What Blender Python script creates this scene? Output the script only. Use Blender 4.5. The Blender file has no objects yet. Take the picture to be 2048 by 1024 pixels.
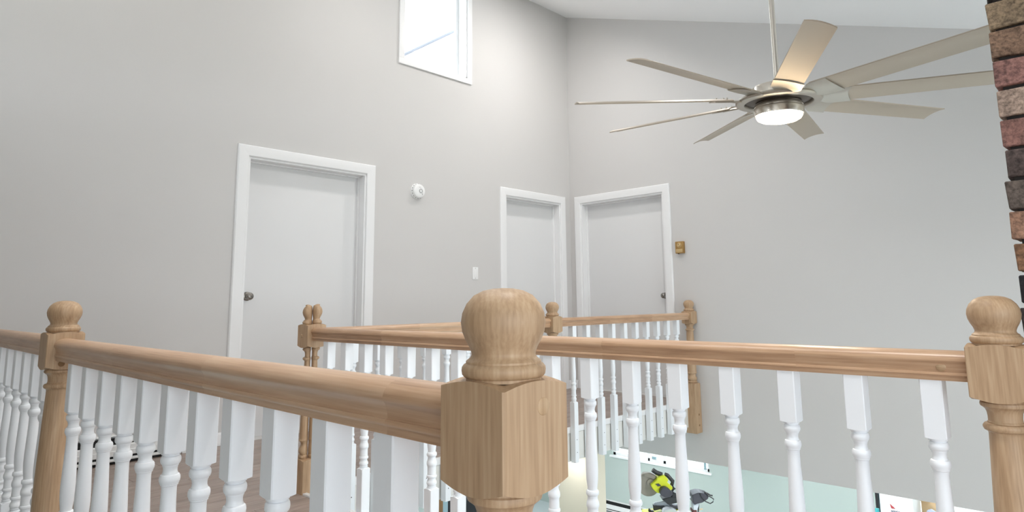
import bpy, bmesh, math, random
from mathutils import Vector, Matrix
random.seed(7)
S = bpy.context.scene
COL = S.collection

# ------------------------------------------------------------------ camera
cam_d = bpy.data.cameras.new('camera'); cam = bpy.data.objects.new('camera', cam_d); COL.objects.link(cam)
F, PX, PY = 1301.7, 1052.65, 410.13
yaw, pit, rol = math.radians(43.306), math.radians(8.43), math.radians(-0.717)
CAM = Vector((4.6785, -5.6924, 0.9378))
fw = Vector((-math.sin(yaw)*math.cos(pit), math.cos(yaw)*math.cos(pit), math.sin(pit)))
rt = Vector((math.cos(yaw), math.sin(yaw), 0)); up = rt.cross(fw)
r2 = math.cos(rol)*rt + math.sin(rol)*up; u2 = -math.sin(rol)*rt + math.cos(rol)*up
M = Matrix((r2, u2, -fw)).transposed().to_4x4(); M.translation = CAM
cam.matrix_world = M
cam_d.sensor_fit = 'HORIZONTAL'; cam_d.sensor_width = 36; cam_d.lens = F/2048*36
cam_d.shift_x = (1024-PX)/2048; cam_d.shift_y = (PY-512)/2048
cam_d.clip_start = 0.02; cam_d.clip_end = 200
S.camera = cam

# ------------------------------------------------------------------ world, exposure
W = bpy.data.worlds.new('overcast_sky'); S.world = W; W.use_nodes = True
bg = W.node_tree.nodes['Background']
SKY = 5.4
bg.inputs[0].default_value = (0.865, 0.935, 1.0, 1); bg.inputs[1].default_value = SKY
S.view_settings.view_transform = 'Standard'; S.view_settings.look = 'None'
S.view_settings.gamma = 1; S.view_settings.use_curve_mapping = False
S.view_settings.exposure = -0.05
S.cycles.use_denoising = True
S.cycles.max_bounces = 10; S.cycles.diffuse_bounces = 6

def portal(loc, rot, sx, sy):
    l = bpy.data.lights.new('daylight_portal', 'AREA'); l.shape = 'RECTANGLE'; l.size = sx; l.size_y = sy
    l.cycles.is_portal = True
    o = bpy.data.objects.new('daylight_portal', l); COL.objects.link(o); o.location = loc; o.rotation_euler = rot
DOWNLIGHT_W = 9.0      # ceiling downlights in the upper hall
LOWER_W = 40.0          # unseen downlights added to brighten the room below
FAN_W = 10.0            # fan lamp

# ------------------------------------------------------------------ helpers
def lin(r, g, b):
    f = lambda c: (c/255/12.92 if c/255 <= .04045 else ((c/255+.055)/1.055)**2.4)
    return (f(r), f(g), f(b), 1)

MATS = {}
def mat(name, rgb, rough=.5, metal=0., bump=0., bscale=40., var=0., vscale=6., coat=0.):
    m = bpy.data.materials.new(name); m.use_nodes = True; nt = m.node_tree; N = nt.nodes; L = nt.links
    b = N['Principled BSDF']; b.inputs['Base Color'].default_value = lin(*rgb)
    b.inputs['Roughness'].default_value = rough; b.inputs['Metallic'].default_value = metal
    b.inputs['Coat Weight'].default_value = coat
    if var or bump:
        tc = N.new('ShaderNodeTexCoord')
    if var:
        n = N.new('ShaderNodeTexNoise'); n.inputs['Scale'].default_value = vscale; n.inputs['Detail'].default_value = 4
        L.new(tc.outputs['Object'], n.inputs['Vector'])
        r = N.new('ShaderNodeMix'); r.data_type = 'RGBA'
        c = lin(*rgb); r.inputs['A'].default_value = tuple(v*(1-var) for v in c[:3])+(1,)
        r.inputs['B'].default_value = tuple(min(1, v*(1+var)) for v in c[:3])+(1,)
        L.new(n.outputs['Fac'], r.inputs['Factor']); L.new(r.outputs['Result'], b.inputs['Base Color'])
    if bump:
        n2 = N.new('ShaderNodeTexNoise'); n2.inputs['Scale'].default_value = bscale; n2.inputs['Detail'].default_value = 3
        L.new(tc.outputs['Object'], n2.inputs['Vector'])
        bp = N.new('ShaderNodeBump'); bp.inputs['Strength'].default_value = bump; bp.inputs['Distance'].default_value = .002
        L.new(n2.outputs['Fac'], bp.inputs['Height']); L.new(bp.outputs['Normal'], b.inputs['Normal'])
    MATS[name] = m; return m

def wood(name, axis, tones, stave=None, rough=.5, ring=26., seed=0., spec=.5):
    """oak: growth rings running along an axis, fine pores, optional glued staves along the length"""
    m = bpy.data.materials.new(name); m.use_nodes = True; nt = m.node_tree; N = nt.nodes; L = nt.links
    b = N['Principled BSDF']; b.inputs['Roughness'].default_value = rough; b.inputs['Specular IOR Level'].default_value = spec
    tc = N.new('ShaderNodeTexCoord'); oi = N.new('ShaderNodeObjectInfo')
    mp = N.new('ShaderNodeMapping')
    sc = {'X': (.07, 1, 1), 'Y': (1, .07, 1), 'Z': (1, 1, .10)}[axis]
    mp.inputs['Scale'].default_value = sc
    off = N.new('ShaderNodeVectorMath'); off.operation = 'MULTIPLY_ADD'
    cmb = N.new('ShaderNodeCombineXYZ')
    for i in range(3): L.new(oi.outputs['Random'], cmb.inputs[i])
    off.inputs[1].default_value = (.23, .31, .9); off.inputs[2].default_value = (.09+seed, .13, 0.)
    L.new(cmb.outputs[0], off.inputs[0])
    add = N.new('ShaderNodeVectorMath'); add.operation = 'ADD'
    vec = tc.outputs['Object']
    stv = None
    if stave:
        sx = N.new('ShaderNodeSeparateXYZ'); L.new(vec, sx.inputs[0])
        dv = N.new('ShaderNodeMath'); dv.operation = 'DIVIDE'; dv.inputs[1].default_value = stave
        L.new(sx.outputs['XYZ'.index(axis)], dv.inputs[0])
        fl = N.new('ShaderNodeMath'); fl.operation = 'FLOOR'; L.new(dv.outputs[0], fl.inputs[0])
        ad = N.new('ShaderNodeMath'); ad.operation = 'ADD'; L.new(fl.outputs[0], ad.inputs[0]); L.new(oi.outputs['Random'], ad.inputs[1])
        wn = N.new('ShaderNodeTexWhiteNoise'); wn.noise_dimensions = '1D'; L.new(ad.outputs[0], wn.inputs['W'])
        stv = wn.outputs['Value']
        L.new(wn.outputs['Color'], add.inputs[1])
        L.new(vec, add.inputs[0]); vec = add.outputs[0]
    ad2 = N.new('ShaderNodeVectorMath'); ad2.operation = 'ADD'; L.new(vec, ad2.inputs[0]); L.new(off.outputs[0], ad2.inputs[1])
    L.new(ad2.outputs[0], mp.inputs['Vector'])
    w = N.new('ShaderNodeTexWave'); w.wave_type = 'RINGS'; w.rings_direction = axis; w.wave_profile = 'SIN'
    w.inputs['Scale'].default_value = ring; w.inputs['Distortion'].default_value = 5.0
    w.inputs['Detail'].default_value = 3; w.inputs['Detail Scale'].default_value = 1.2
    L.new(mp.outputs[0], w.inputs['Vector'])
    n = N.new('ShaderNodeTexNoise'); n.inputs['Scale'].default_value = 420; n.inputs['Detail'].default_value = 2
    mp2 = N.new('ShaderNodeMapping'); mp2.inputs['Scale'].default_value = tuple(v if v == 1 else .035 for v in sc)
    L.new(ad2.outputs[0], mp2.inputs['Vector']); L.new(mp2.outputs[0], n.inputs['Vector'])
    n3 = N.new('ShaderNodeTexNoise'); n3.inputs['Scale'].default_value = 80; n3.inputs['Detail'].default_value = 2
    L.new(mp.outputs[0], n3.inputs['Vector'])
    m1 = N.new('ShaderNodeMath'); m1.operation = 'MULTIPLY_ADD'; m1.inputs[1].default_value = .12
    L.new(w.outputs['Fac'], m1.inputs[0])
    m2 = N.new('ShaderNodeMath'); m2.operation = 'MULTIPLY_ADD'; m2.inputs[1].default_value = .42; m2.inputs[2].default_value = -.02
    L.new(n.outputs['Fac'], m2.inputs[0]); L.new(m2.outputs[0], m1.inputs[2])
    m3 = N.new('ShaderNodeMath'); m3.operation = 'MULTIPLY_ADD'; m3.inputs[1].default_value = .75; m3.inputs[2].default_value = -.12
    L.new(n3.outputs['Fac'], m3.inputs[0])
    m4 = N.new('ShaderNodeMath'); m4.operation = 'ADD'; L.new(m1.outputs[0], m4.inputs[0]); L.new(m3.outputs[0], m4.inputs[1])
    fac = m4.outputs[0]
    if stv:
        m5 = N.new('ShaderNodeMath'); m5.operation = 'MULTIPLY_ADD'; m5.inputs[1].default_value = .34
        L.new(stv, m5.inputs[0])
        m6 = N.new('ShaderNodeMath'); m6.operation = 'ADD'; m6.inputs[1].default_value = -.17
        L.new(fac, m6.inputs[0]); L.new(m6.outputs[0], m5.inputs[2]); fac = m5.outputs[0]
    cr = N.new('ShaderNodeValToRGB'); e = cr.color_ramp.elements
    e[0].position = .12; e[0].color = lin(*tones[0]); e[1].position = .9; e[1].color = lin(*tones[2])
    k = e.new(.5); k.color = lin(*tones[1])
    L.new(fac, cr.inputs[0]); L.new(cr.outputs[0], b.inputs['Base Color'])
    bp = N.new('ShaderNodeBump'); bp.inputs['Strength'].default_value = .15; bp.inputs['Distance'].default_value = .0006
    L.new(n.outputs['Fac'], bp.inputs['Height']); L.new(bp.outputs['Normal'], b.inputs['Normal'])
    MATS[name] = m; return m

def emit(name, rgb, st):
    m = bpy.data.materials.new(name); m.use_nodes = True; b = m.node_tree.nodes['Principled BSDF']
    b.inputs['Base Color'].default_value = (.8, .8, .8, 1); b.inputs['Emission Color'].default_value = lin(*rgb)
    b.inputs['Emission Strength'].default_value = st; MATS[name] = m; return m

def glass(name, tint=(1, 1, 1)):
    m = bpy.data.materials.new(name); m.use_nodes = True; N = m.node_tree.nodes; L = m.node_tree.links
    N.remove(N['Principled BSDF']); o = N['Material Output']
    t = N.new('ShaderNodeBsdfTransparent'); t.inputs[0].default_value = tint+(1,)
    g = N.new('ShaderNodeBsdfGlossy'); g.inputs['Roughness'].default_value = .02
    mx = N.new('ShaderNodeMixShader'); mx.inputs[0].default_value = .06
    L.new(t.outputs[0], mx.inputs[1]); L.new(g.outputs[0], mx.inputs[2]); L.new(mx.outputs[0], o.inputs[0])
    MATS[name] = m; return m

OAK = ((152, 122, 92), (180, 150, 118), (199, 172, 141))
wood('oak_post', 'Z', OAK, ring=46)
wood('oak_rail', 'X', ((160, 124, 94), (192, 156, 124), (210, 180, 150)), stave=.62, ring=50, rough=.36, spec=.7)
wood('oak_plug', 'X', ((150, 118, 86), (186, 156, 122), (205, 178, 146)), ring=40)
wood('plank_floor', 'Y', ((118, 101, 92), (158, 142, 133), (182, 168, 160)), rough=.42, ring=28)
wood('plank_floor_x', 'X', ((118, 101, 92), (158, 142, 133), (182, 168, 160)), rough=.42, ring=28)
wood('pine_board', 'X', ((170, 128, 88), (205, 168, 126), (222, 190, 150)), ring=14)
mat('greige_wall', (207, 205, 203), .85, bump=.12, bscale=220, var=.012, vscale=2.5)
mat('ceiling_white', (248, 248, 248), .9, bump=.1, bscale=160)
mat('taupe_wall', (150, 143, 135), .85, bump=.12, bscale=220)  # for the added stairwell wall, toned down to cut bounced light
mat('mint_wall', (181, 194, 189), .85, bump=.1, bscale=200, var=.01, vscale=3)
mat('cream_wall', (232, 226, 206), .85, bump=.1, bscale=200)
mat('trim_white', (236, 236, 236), .42, bump=.03, bscale=90)
mat('door_white', (222, 222, 222), .5, bump=.03, bscale=60, var=.006, vscale=3)
mat('baluster_white', (239, 243, 247), .33, bump=.02, bscale=120)
mat('fascia_white', (226, 225, 220), .5, bump=.03, bscale=60)
mat('heater_white', (228, 229, 228), .4)
mat('black_void', (18, 18, 18), .7)
mat('nickel', (228, 221, 211), .26, 1., bump=.02, bscale=300)
mat('blade_nickel', (182, 169, 152), .42, .35, bump=.02, bscale=260)
mat('bracket_nickel', (182, 175, 164), .34, .8)
mat('dark_nickel', (96, 88, 80), .4, .9)
mat('satin_knob', (150, 146, 140), .25, 1.)
mat('screw_steel', (70, 68, 66), .4, .8)
mat('brass', (176, 140, 86), .38, .75, var=.08, vscale=60)
mat('brass_light', (206, 178, 130), .4, .5)
mat('pipe_grey', (122, 124, 130), .5)
mat('plastic_white', (238, 238, 237), .35)
mat('plastic_grey', (120, 120, 120), .4)
mat('mortar', (44, 40, 38), .95, bump=.8, bscale=90)
mat('lower_floor', (216, 224, 228), .8, bump=.2, bscale=20, var=.03, vscale=2)
mat('ground', (150, 150, 140), .9, var=.1, vscale=.5)
mat('saw_yellow', (206, 214, 40), .4)
mat('saw_black', (40, 42, 44), .45)
mat('saw_dark', (62, 62, 70), .4)
mat('saw_guard', (138, 132, 120), .35)
mat('steel', (205, 208, 212), .25, 1.)
mat('cast_grey', (196, 204, 212), .45, .2)
mat('frame_black', (24, 26, 30), .4)
mat('frame_blue_grey', (150, 178, 186), .4)
mat('vinyl_white', (240, 242, 243), .4)
mat('pack_white', (238, 240, 238), .4, bump=.4, bscale=8)
mat('ink_navy', (40, 52, 96), .5)
mat('ink_red', (170, 60, 66), .5)
mat('teal', (60, 160, 165), .5)
mat('bag_grey', (176, 186, 204), .6, bump=.6, bscale=20, var=.2, vscale=14)
mat('bag_dark', (70, 78, 104), .6)
mat('maroon', (88, 48, 46), .5)
mat('kraft', (212, 182, 140), .7)
mat('hide_brown', (128, 96, 60), .6)
emit('lamp_fan', (255, 226, 184), 34.)
emit('lamp_down', (255, 244, 228), 30.)
glass('pane_glass', (.97, .99, 1.))
glass('pane_dark', (.12, .16, .2))

# bricks: colour comes from each brick's own object colour, mottled
def brick_mat():
    m = bpy.data.materials.new('brick'); m.use_nodes = True; N = m.node_tree.nodes; L = m.node_tree.links
    b = N['Principled BSDF']; b.inputs['Roughness'].default_value = .9
    oi = N.new('ShaderNodeObjectInfo'); tc = N.new('ShaderNodeTexCoord')
    ad = N.new('ShaderNodeVectorMath'); ad.operation = 'ADD'; L.new(tc.outputs['Object'], ad.inputs[0]); L.new(oi.outputs['Location'], ad.inputs[1])
    n = N.new('ShaderNodeTexNoise'); n.inputs['Scale'].default_value = 95; n.inputs['Detail'].default_value = 6; n.inputs['Roughness'].default_value = .7
    n2 = N.new('ShaderNodeTexNoise'); n2.inputs['Scale'].default_value = 16; n2.inputs['Detail'].default_value = 3
    L.new(ad.outputs[0], n.inputs['Vector']); L.new(ad.outputs[0], n2.inputs['Vector'])
    r = N.new('ShaderNodeMapRange'); r.inputs[1].default_value = .35; r.inputs[2].default_value = .62; r.inputs[3].default_value = .34; r.inputs[4].default_value = 1.12
    L.new(n.outputs['Fac'], r.inputs[0])
    r2_ = N.new('ShaderNodeMapRange'); r2_.inputs[1].default_value = .35; r2_.inputs[2].default_value = .65; r2_.inputs[3].default_value = .7; r2_.inputs[4].default_value = 1.15
    L.new(n2.outputs['Fac'], r2_.inputs[0])
    mu = N.new('ShaderNodeMath'); mu.operation = 'MULTIPLY'; L.new(r.outputs[0], mu.inputs[0]); L.new(r2_.outputs[0], mu.inputs[1])
    vm = N.new('ShaderNodeVectorMath'); vm.operation = 'SCALE'; L.new(oi.outputs['Color'], vm.inputs[0]); L.new(mu.outputs[0], vm.inputs['Scale'])
    L.new(vm.outputs[0], b.inputs['Base Color'])
    bp = N.new('ShaderNodeBump'); bp.inputs['Strength'].default_value = .8; bp.inputs['Distance'].default_value = .004
    L.new(n.outputs['Fac'], bp.inputs['Height']); L.new(bp.outputs['Normal'], b.inputs['Normal'])
    MATS['brick'] = m
brick_mat()

# ---- geometry into a bmesh
def bm_box(bm, lo, hi, bev=0., mi=0):
    g = bmesh.ops.create_cube(bm, size=1.)
    vs = g['verts']
    for v in vs:
        v.co = Vector([lo[i] + (v.co[i]+.5)*(hi[i]-lo[i]) for i in range(3)])
    if bev:
        es = list({e for v in vs for e in v.link_edges})
        bmesh.ops.bevel(bm, geom=es, offset=bev, segments=2, affect='EDGES', profile=.6)
def bm_prism(bm, pts, axis, a, b):
    """polygon (2D points in the two other axes, in xyz order) extruded along an axis from a to b"""
    def mk(p, t):
        q = list(p); q.insert('xyz'.index(axis), t); return bm.verts.new(q)
    A = [mk(p, a) for p in pts]; B = [mk(p, b) for p in pts]; n = len(pts)
    fs = [bm.faces.new(A), bm.faces.new(B)]
    for i in range(n): fs.append(bm.faces.new((A[i], A[(i+1) % n], B[(i+1) % n], B[i])))
    bmesh.ops.recalc_face_normals(bm, faces=fs)
def bm_lathe(bm, prof, n=32, cx=0., cy=0., sx=1., sy=1., rot=0.):
    """prof: list of (r, z) from top to bottom"""
    rings = []
    c, s = math.cos(rot), math.sin(rot)
    for r, z in prof:
        if r < 1e-6: rings.append([bm.verts.new((cx, cy, z))]); continue
        ring = []
        for k in range(n):
            a = 2*math.pi*k/n; x, y = r*math.cos(a)*sx, r*math.sin(a)*sy
            ring.append(bm.verts.new((cx+x*c-y*s, cy+x*s+y*c, z)))
        rings.append(ring)
    fs = []
    for A, B in zip(rings, rings[1:]):
        for k in range(n):
            k2 = (k+1) % n
            if len(A) == 1 and len(B) == 1: continue
            if len(A) == 1: fs.append(bm.faces.new((A[0], B[k], B[k2])))
            elif len(B) == 1: fs.append(bm.faces.new((A[k], B[0], A[k2])))
            else: fs.append(bm.faces.new((A[k], B[k], B[k2], A[k2])))
    for R_ in (rings[0], rings[-1]):
        if len(R_) > 1: fs.append(bm.faces.new(R_))
    bmesh.ops.recalc_face_normals(bm, faces=fs)
def bm_tube(bm, pts, r, n=8):
    pts = [Vector(p) for p in pts]; rings = []
    for i, p in enumerate(pts):
        d = (pts[min(i+1, len(pts)-1)]-pts[max(i-1, 0)]).normalized()
        a = d.cross(Vector((0, 0, 1)));
        if a.length < 1e-4: a = d.cross(Vector((1, 0, 0)))
        a.normalize(); b = d.cross(a)
        rr = r[i] if isinstance(r, (list, tuple)) else r
        rings.append([bm.verts.new(p + rr*(math.cos(2*math.pi*k/n)*a + math.sin(2*math.pi*k/n)*b)) for k in range(n)])
    fs = []
    for A, B in zip(rings, rings[1:]):
        for k in range(n): fs.append(bm.faces.new((A[k], A[(k+1) % n], B[(k+1) % n], B[k])))
    fs += [bm.faces.new(rings[0]), bm.faces.new(rings[-1])]
    bmesh.ops.recalc_face_normals(bm, faces=fs)

def mesh_of(name, fn, m, smooth=None):
    me = bpy.data.meshes.new(name); bm = bmesh.new(); fn(bm); bm.to_mesh(me); bm.free()
    me.materials.append(MATS[m])
    if smooth is not None:
        for p in me.polygons: p.use_smooth = True
        me.set_sharp_from_angle(angle=math.radians(smooth))
    return me
def part(name, me, parent=None, loc=(0, 0, 0), rot=(0, 0, 0)):
    o = bpy.data.objects.new(name, me); COL.objects.link(o); o.parent = parent; o.location = loc; o.rotation_euler = rot
    return o
def thing(name, label, cat, loc=(0, 0, 0), rot=(0, 0, 0), group=None):
    o = bpy.data.objects.new(name, None); COL.objects.link(o); o.location = loc; o.rotation_euler = rot
    o.empty_display_size = .05; o['label'] = label; o['category'] = cat
    if group: o['group'] = group
    return o
def tag(o, label, cat, group=None):
    o['label'] = label; o['category'] = cat
    if group: o['group'] = group
    return o
def struct(o, label):
    o['kind'] = 'structure'; o['label'] = label; o['category'] = o.name.split('_')[0]
    return o
def box(name, lo, hi, m, parent=None, bev=0., loc=(0, 0, 0)):
    return part(name, mesh_of(name, lambda bm: bm_box(bm, lo, hi, bev), m, 40 if bev else None), parent, loc)
def boxes(name, lst, m, parent=None, bev=0.):
    def fn(bm):
        for lo, hi in lst: bm_box(bm, lo, hi, bev)
    return part(name, mesh_of(name, fn, m, 40 if bev else None), parent)

# ------------------------------------------------------------------ structure
CZ = lambda x: 4.28 - .345*x           # sloped ceiling
ZH = -.557                              # bottom of the wall over the lower room
ZL = -2.82                              # lower floor
YF, XR, YM, XL = -8.6, 6.7, 4.0, -4.2   # front wall, right wall, mint wall, lower left wall
D1 = (-3.690, -2.690, 2.018)            # door openings (a, b, top)
D2 = (-1.040, -.180, 2.018)
D3 = (.152, 1.215, 2.018)
WN = (-2.335, -1.565, 3.135, 4.10)      # high window opening on the left wall
T = .15
R1, R2, R3 = -5.145, -3.940, 1.480      # railing lines

# left wall with two door openings and the high window
Lw = []
ys = [YF, D1[0], D1[1], D2[0], D2[1], T]
Lw += [((-T, YF, -.25), (0, D1[0], 2.018)), ((-T, D1[1], -.25), (0, D2[0], 2.018)), ((-T, D2[1], -.25), (0, T, 2.018)),
       ((-T, D1[0], -.25), (0, D1[1], 0)), ((-T, D2[0], -.25), (0, D2[1], 0)),
       ((-T, YF, 2.018), (0, T, WN[2])), ((-T, YF, WN[2]), (0, WN[0], WN[3])), ((-T, WN[1], WN[2]), (0, T, WN[3])),
       ((-T, YF, WN[3]), (0, T, 4.40))]
struct(boxes('wall_left', Lw, 'greige_wall'), 'tall greige wall with two white doors and a high window')
# back wall under the sloped ceiling
def backwall(bm):
    bm_box(bm, (0, 0, -.0), (D3[0], T, D3[2])); bm_box(bm, (0, 0, ZH), (D3[1], T, 0))
    bm_prism(bm, [(D3[1], ZH), (XR, ZH), (XR, CZ(XR)+.1), (D3[1], CZ(D3[1])+.1)], 'y', 0, T)
    bm_prism(bm, [(0, D3[2]), (D3[1], D3[2]), (D3[1], CZ(D3[1])+.1), (0, CZ(0)+.1)], 'y', 0, T)
struct(part('wall_back', mesh_of('wall_back', backwall, 'greige_wall')), 'pale greige back wall behind the ceiling fan')
# right wall and front wall (behind the camera) with window openings
RW = (-8.1, -4.7, .15, 1.75)            # right wall openings: beside the viewer, beyond the chimney, and in the room below
RW2 = (-3.15, -.25, .05, 1.85); RW3 = (-3.75, -.15, -2.7, -.65)  # both openings added unseen, to throw daylight onto the walls and ceiling
struct(boxes('wall_right', [((XR, YF, ZL), (XR+T, 0, RW3[2])), ((XR, YF, RW3[2]), (XR+T, RW3[0], RW3[3])), ((XR, RW3[1], RW3[2]), (XR+T, 0, RW3[3])), ((XR, YF, RW3[3]), (XR+T, 0, .05)),
      ((XR, YF, .05), (XR+T, RW2[0], .15)), ((XR, YF, .15), (XR+T, RW[0], 1.75)), ((XR, RW[1], .15), (XR+T, RW2[0], 1.75)), ((XR, YF, 1.75), (XR+T, RW2[0], 1.85)), ((XR, RW2[1], .05), (XR+T, 0, 1.85)),
      ((XR, YF, 1.85), (XR+T, 0, 2.1))], 'greige_wall'), 'greige wall on the right with wide window openings, two of them added for light')
for o in (RW2, RW3): portal((XR+.05, (o[0]+o[1])/2, (o[2]+o[3])/2), (0, math.pi/2, 0), o[3]-o[2], o[1]-o[0])
FW = (.5, 6.62, .02, 2.05)
FG = (.3, 2.3, 2.1, 3.45); FH = (2.5, 4.2, 2.1, 2.75)   # unseen gable openings added to brighten the ceiling
struct(boxes('wall_front', [((-T, YF-T, ZL), (XR+T, YF, FW[2])), ((-T, YF-T, FW[3]), (XR+T, YF, 2.1)), ((-T, YF-T, FW[2]), (FW[0], YF, FW[3])), ((FW[1], YF-T, FW[2]), (XR+T, YF, FW[3])),
      ((-T, YF-T, 2.1), (FG[0], YF, 4.4)), ((FG[0], YF-T, FG[3]), (FG[1], YF, 4.3)), ((FG[1], YF-T, 2.1), (FH[0], YF, 3.6)), ((FH[0], YF-T, FH[3]), (FH[1], YF, 3.5)), ((FH[1], YF-T, 2.1), (XR+T, YF, 2.9))],
      'greige_wall'), 'greige wall behind the viewer with wide windows below and gable openings added above to light the ceiling')
for o in (FG, FH): portal(((o[0]+o[1])/2, YF-.05, (o[2]+o[3])/2), (math.pi/2, 0, 0), o[1]-o[0], o[3]-o[2])
portal((XR+.05, (RW[0]+RW[1])/2, (RW[2]+RW[3])/2), (0, math.pi/2, 0), RW[3]-RW[2], RW[1]-RW[0])
portal(((FW[0]+FW[1])/2, YF-.05, (FW[2]+FW[3])/2), (math.pi/2, 0, 0), FW[1]-FW[0], FW[3]-FW[2])
portal((-.13, (WN[0]+WN[1])/2, (WN[2]+WN[3])/2), (0, -math.pi/2, 0), WN[3]-WN[2], WN[1]-WN[0])
struct(box('wall_light_block', (0, -6.40, ZL), (4.7, -6.25, 2.0), 'taupe_wall'), 'added unseen taupe half wall keeping light off the near side of the stairwell')  # unseen half wall, added to keep light off the stairwell side of the railing
# sloped ceiling
struct(part('ceiling', mesh_of('ceiling', lambda bm: bm_prism(bm, [(-.3, CZ(-.3)), (XR+.3, CZ(XR+.3)), (XR+.3, CZ(XR+.3)+.2), (-.3, CZ(-.3)+.2)], 'y', YF-.3, .3), 'ceiling_white')),
       'white sloped ceiling falling towards the right')
# lower room
struct(box('floor_lower', (XL-.2, YF, ZL-.1), (XR+T, YM+T, ZL), 'lower_floor'), 'pale blue covered floor of the room below')
LG = (1.785, 3.35, ZL, -.72)             # glazed door opening on the mint wall
LWN = (-2.46, -.60, -1.745, -.75)       # window opening on the mint wall
struct(boxes('wall_mint', [((XL, YM, ZL), (LWN[0], YM+T, ZH)), ((LWN[0], YM, ZL), (LWN[1], YM+T, LWN[2])), ((LWN[0], YM, LWN[3]), (LWN[1], YM+T, ZH)),
      ((LWN[1], YM, ZL), (LG[0], YM+T, ZH)), ((LG[0], YM, LG[3]), (LG[1], YM+T, ZH)), ((LG[1], YM, ZL), (XR, YM+T, ZH))], 'mint_wall'), 'pale mint green wall of the room below')
struct(box('wall_lower_left', (XL-T, YF, ZL), (XL, YM+T, -.25), 'mint_wall'), 'pale mint side wall of the room below')
struct(box('wall_lower_right', (XR, 0, ZL), (XR+T, YM+T, ZH), 'mint_wall'), 'pale wall at the right end of the room below')
struct(boxes('ceiling_lower', [((XL, T, ZH), (XR, YM+T, ZH+.12))], 'ceiling_white'), 'flat ceiling over the room below')
struct(boxes('ceiling_lower_side', [((XL, YF, -.25), (-T, T, -.15))], 'ceiling_white'), 'flat ceiling beside the room below')
portal(((LG[0]+LG[1])/2, YM+.1, (LG[2]+LG[3])/2), (-math.pi/2, 0, 0), LG[1]-LG[0], LG[3]-LG[2])
portal(((LWN[0]+LWN[1])/2, YM+.1, (LWN[2]+LWN[3])/2), (-math.pi/2, 0, 0), LWN[1]-LWN[0], LWN[3]-LWN[2])
struct(box('wall_partition', (.95, -1.47, ZL), (1.385, -1.32, -.235), 'cream_wall'), 'narrow cream wall end carrying the walkway')
struct(box('ground_outside', (-40, -40, ZL-.3), (40, 40, ZL-.12), 'ground'), 'ground outside the house')

# upper floor: slab with planks laid on it
FX = R3 - .028                           # outer edge of the walkway floor
FY = R2 - .028                           # outer edge of the hall floor
fl = struct(boxes('floor', [((0, R1+.03, -.215), (FX-.02, 0, -.012)), ((FX-.02, R1+.03, -.215), (XR, FY-.02, -.012)), ((4.25, YF, -.215), (XR, R1+.03, -.012))], 'fascia_white'),
            'grey-brown wood plank floor of the upper walkway')
PW = .148
def plank_mesh(L_, nm, ax):
    if ax == 'Y': return mesh_of('plank', lambda bm: bm_box(bm, (.0006, .0006, -.012), (PW-.0006, L_-.0006, 0), .0012), 'plank_floor', 40)
    return mesh_of('plank', lambda bm: bm_box(bm, (.0006, .0006, -.012), (L_-.0006, PW-.0006, 0), .0012), 'plank_floor_x', 40)
pm = {}
def planks(x0, x1, y0, y1):
    nx = int(math.ceil((x1-x0)/PW - 1e-6)); w = (x1-x0)/nx
    for i in range(nx):
        y = y0; first = True
        while y < y1-1e-4:
            L_ = 1.22 if not first else (.42, .86, 1.22, .64)[i % 4]
            first = False
            L_ = round(min(L_, y1-y), 3)
            if L_ not in pm: pm[L_] = plank_mesh(L_, 'p', 'Y')
            o = part('plank', pm[L_], fl, (x0+i*w, y, 0)); o.scale = (w/PW, 1, 1)
            y += L_
planks(0.02, FX-.02, R1+.03, -.02)
planks(FX-.02, 4.25, R1+.03, FY-.02)
planks(4.25, XR, YF, FY-.02)

# white fascia boards on the floor edges, with the nosing strip
def fascia(nm, lo, hi, nlo, nhi, label):
    o = struct(box(nm, lo, hi, 'fascia_white', None, .002), label)
    box('nosing_strip', nlo, nhi, 'trim_white', o, .002)
fascia('trim_1', (FX-.02, R2, -.235), (FX-.004, -.001, -.005), (FX-.02, R2, -.032), (FX+.004, -.001, .008), 'white fascia board along the edge of the walkway')
fascia('trim_2', (R3, FY-.02, -.235), (4.45, FY-.004, -.005), (R3, FY-.02, -.032), (4.45, FY+.004, .008), 'white fascia board under the long hall railing')
fascia('trim_3', (.0, R1+.014, -.235), (4.25, R1+.03, -.005), (.0, R1+.006, -.032), (4.25, R1+.03, .008), 'white fascia board over the stairwell')
# joints in the walkway fascia (short boards between the balusters)
tr1 = bpy.data.objects['trim_1']
fbm = mesh_of('fascia_panel', lambda bm: bm_box(bm, (-.002, -.055, -.228), (.004, .055, -.036), .0015), 'fascia_white', 40)

# baseboards
def baseboard(nm, spans, wall):
    def fn(bm):
        for a, b in spans:
            prof = [(0, 0), (.014, 0), (.014, .068), (.010, .078), (.004, .084), (0, .084)]
            if wall == 'L': bm_prism(bm, [(x, z) for x, z in prof], 'y', a, b)
            else: bm_prism(bm, [(-x, z) for x, z in prof], 'x', a, b)
    struct(part(nm, mesh_of(nm, fn, 'trim_white', 30)), 'white baseboard along the '+('left wall' if wall == 'L' else 'back wall'))
CW = .083
baseboard('baseboard_left', [(-4.10, D1[0]-CW), (D1[1]+CW, D2[0]-CW), (D2[1]+CW, -.015)], 'L')
baseboard('baseboard_back', [(0.015, D3[0]-CW), (D3[1]+CW, R3-.06)], 'B')

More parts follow.
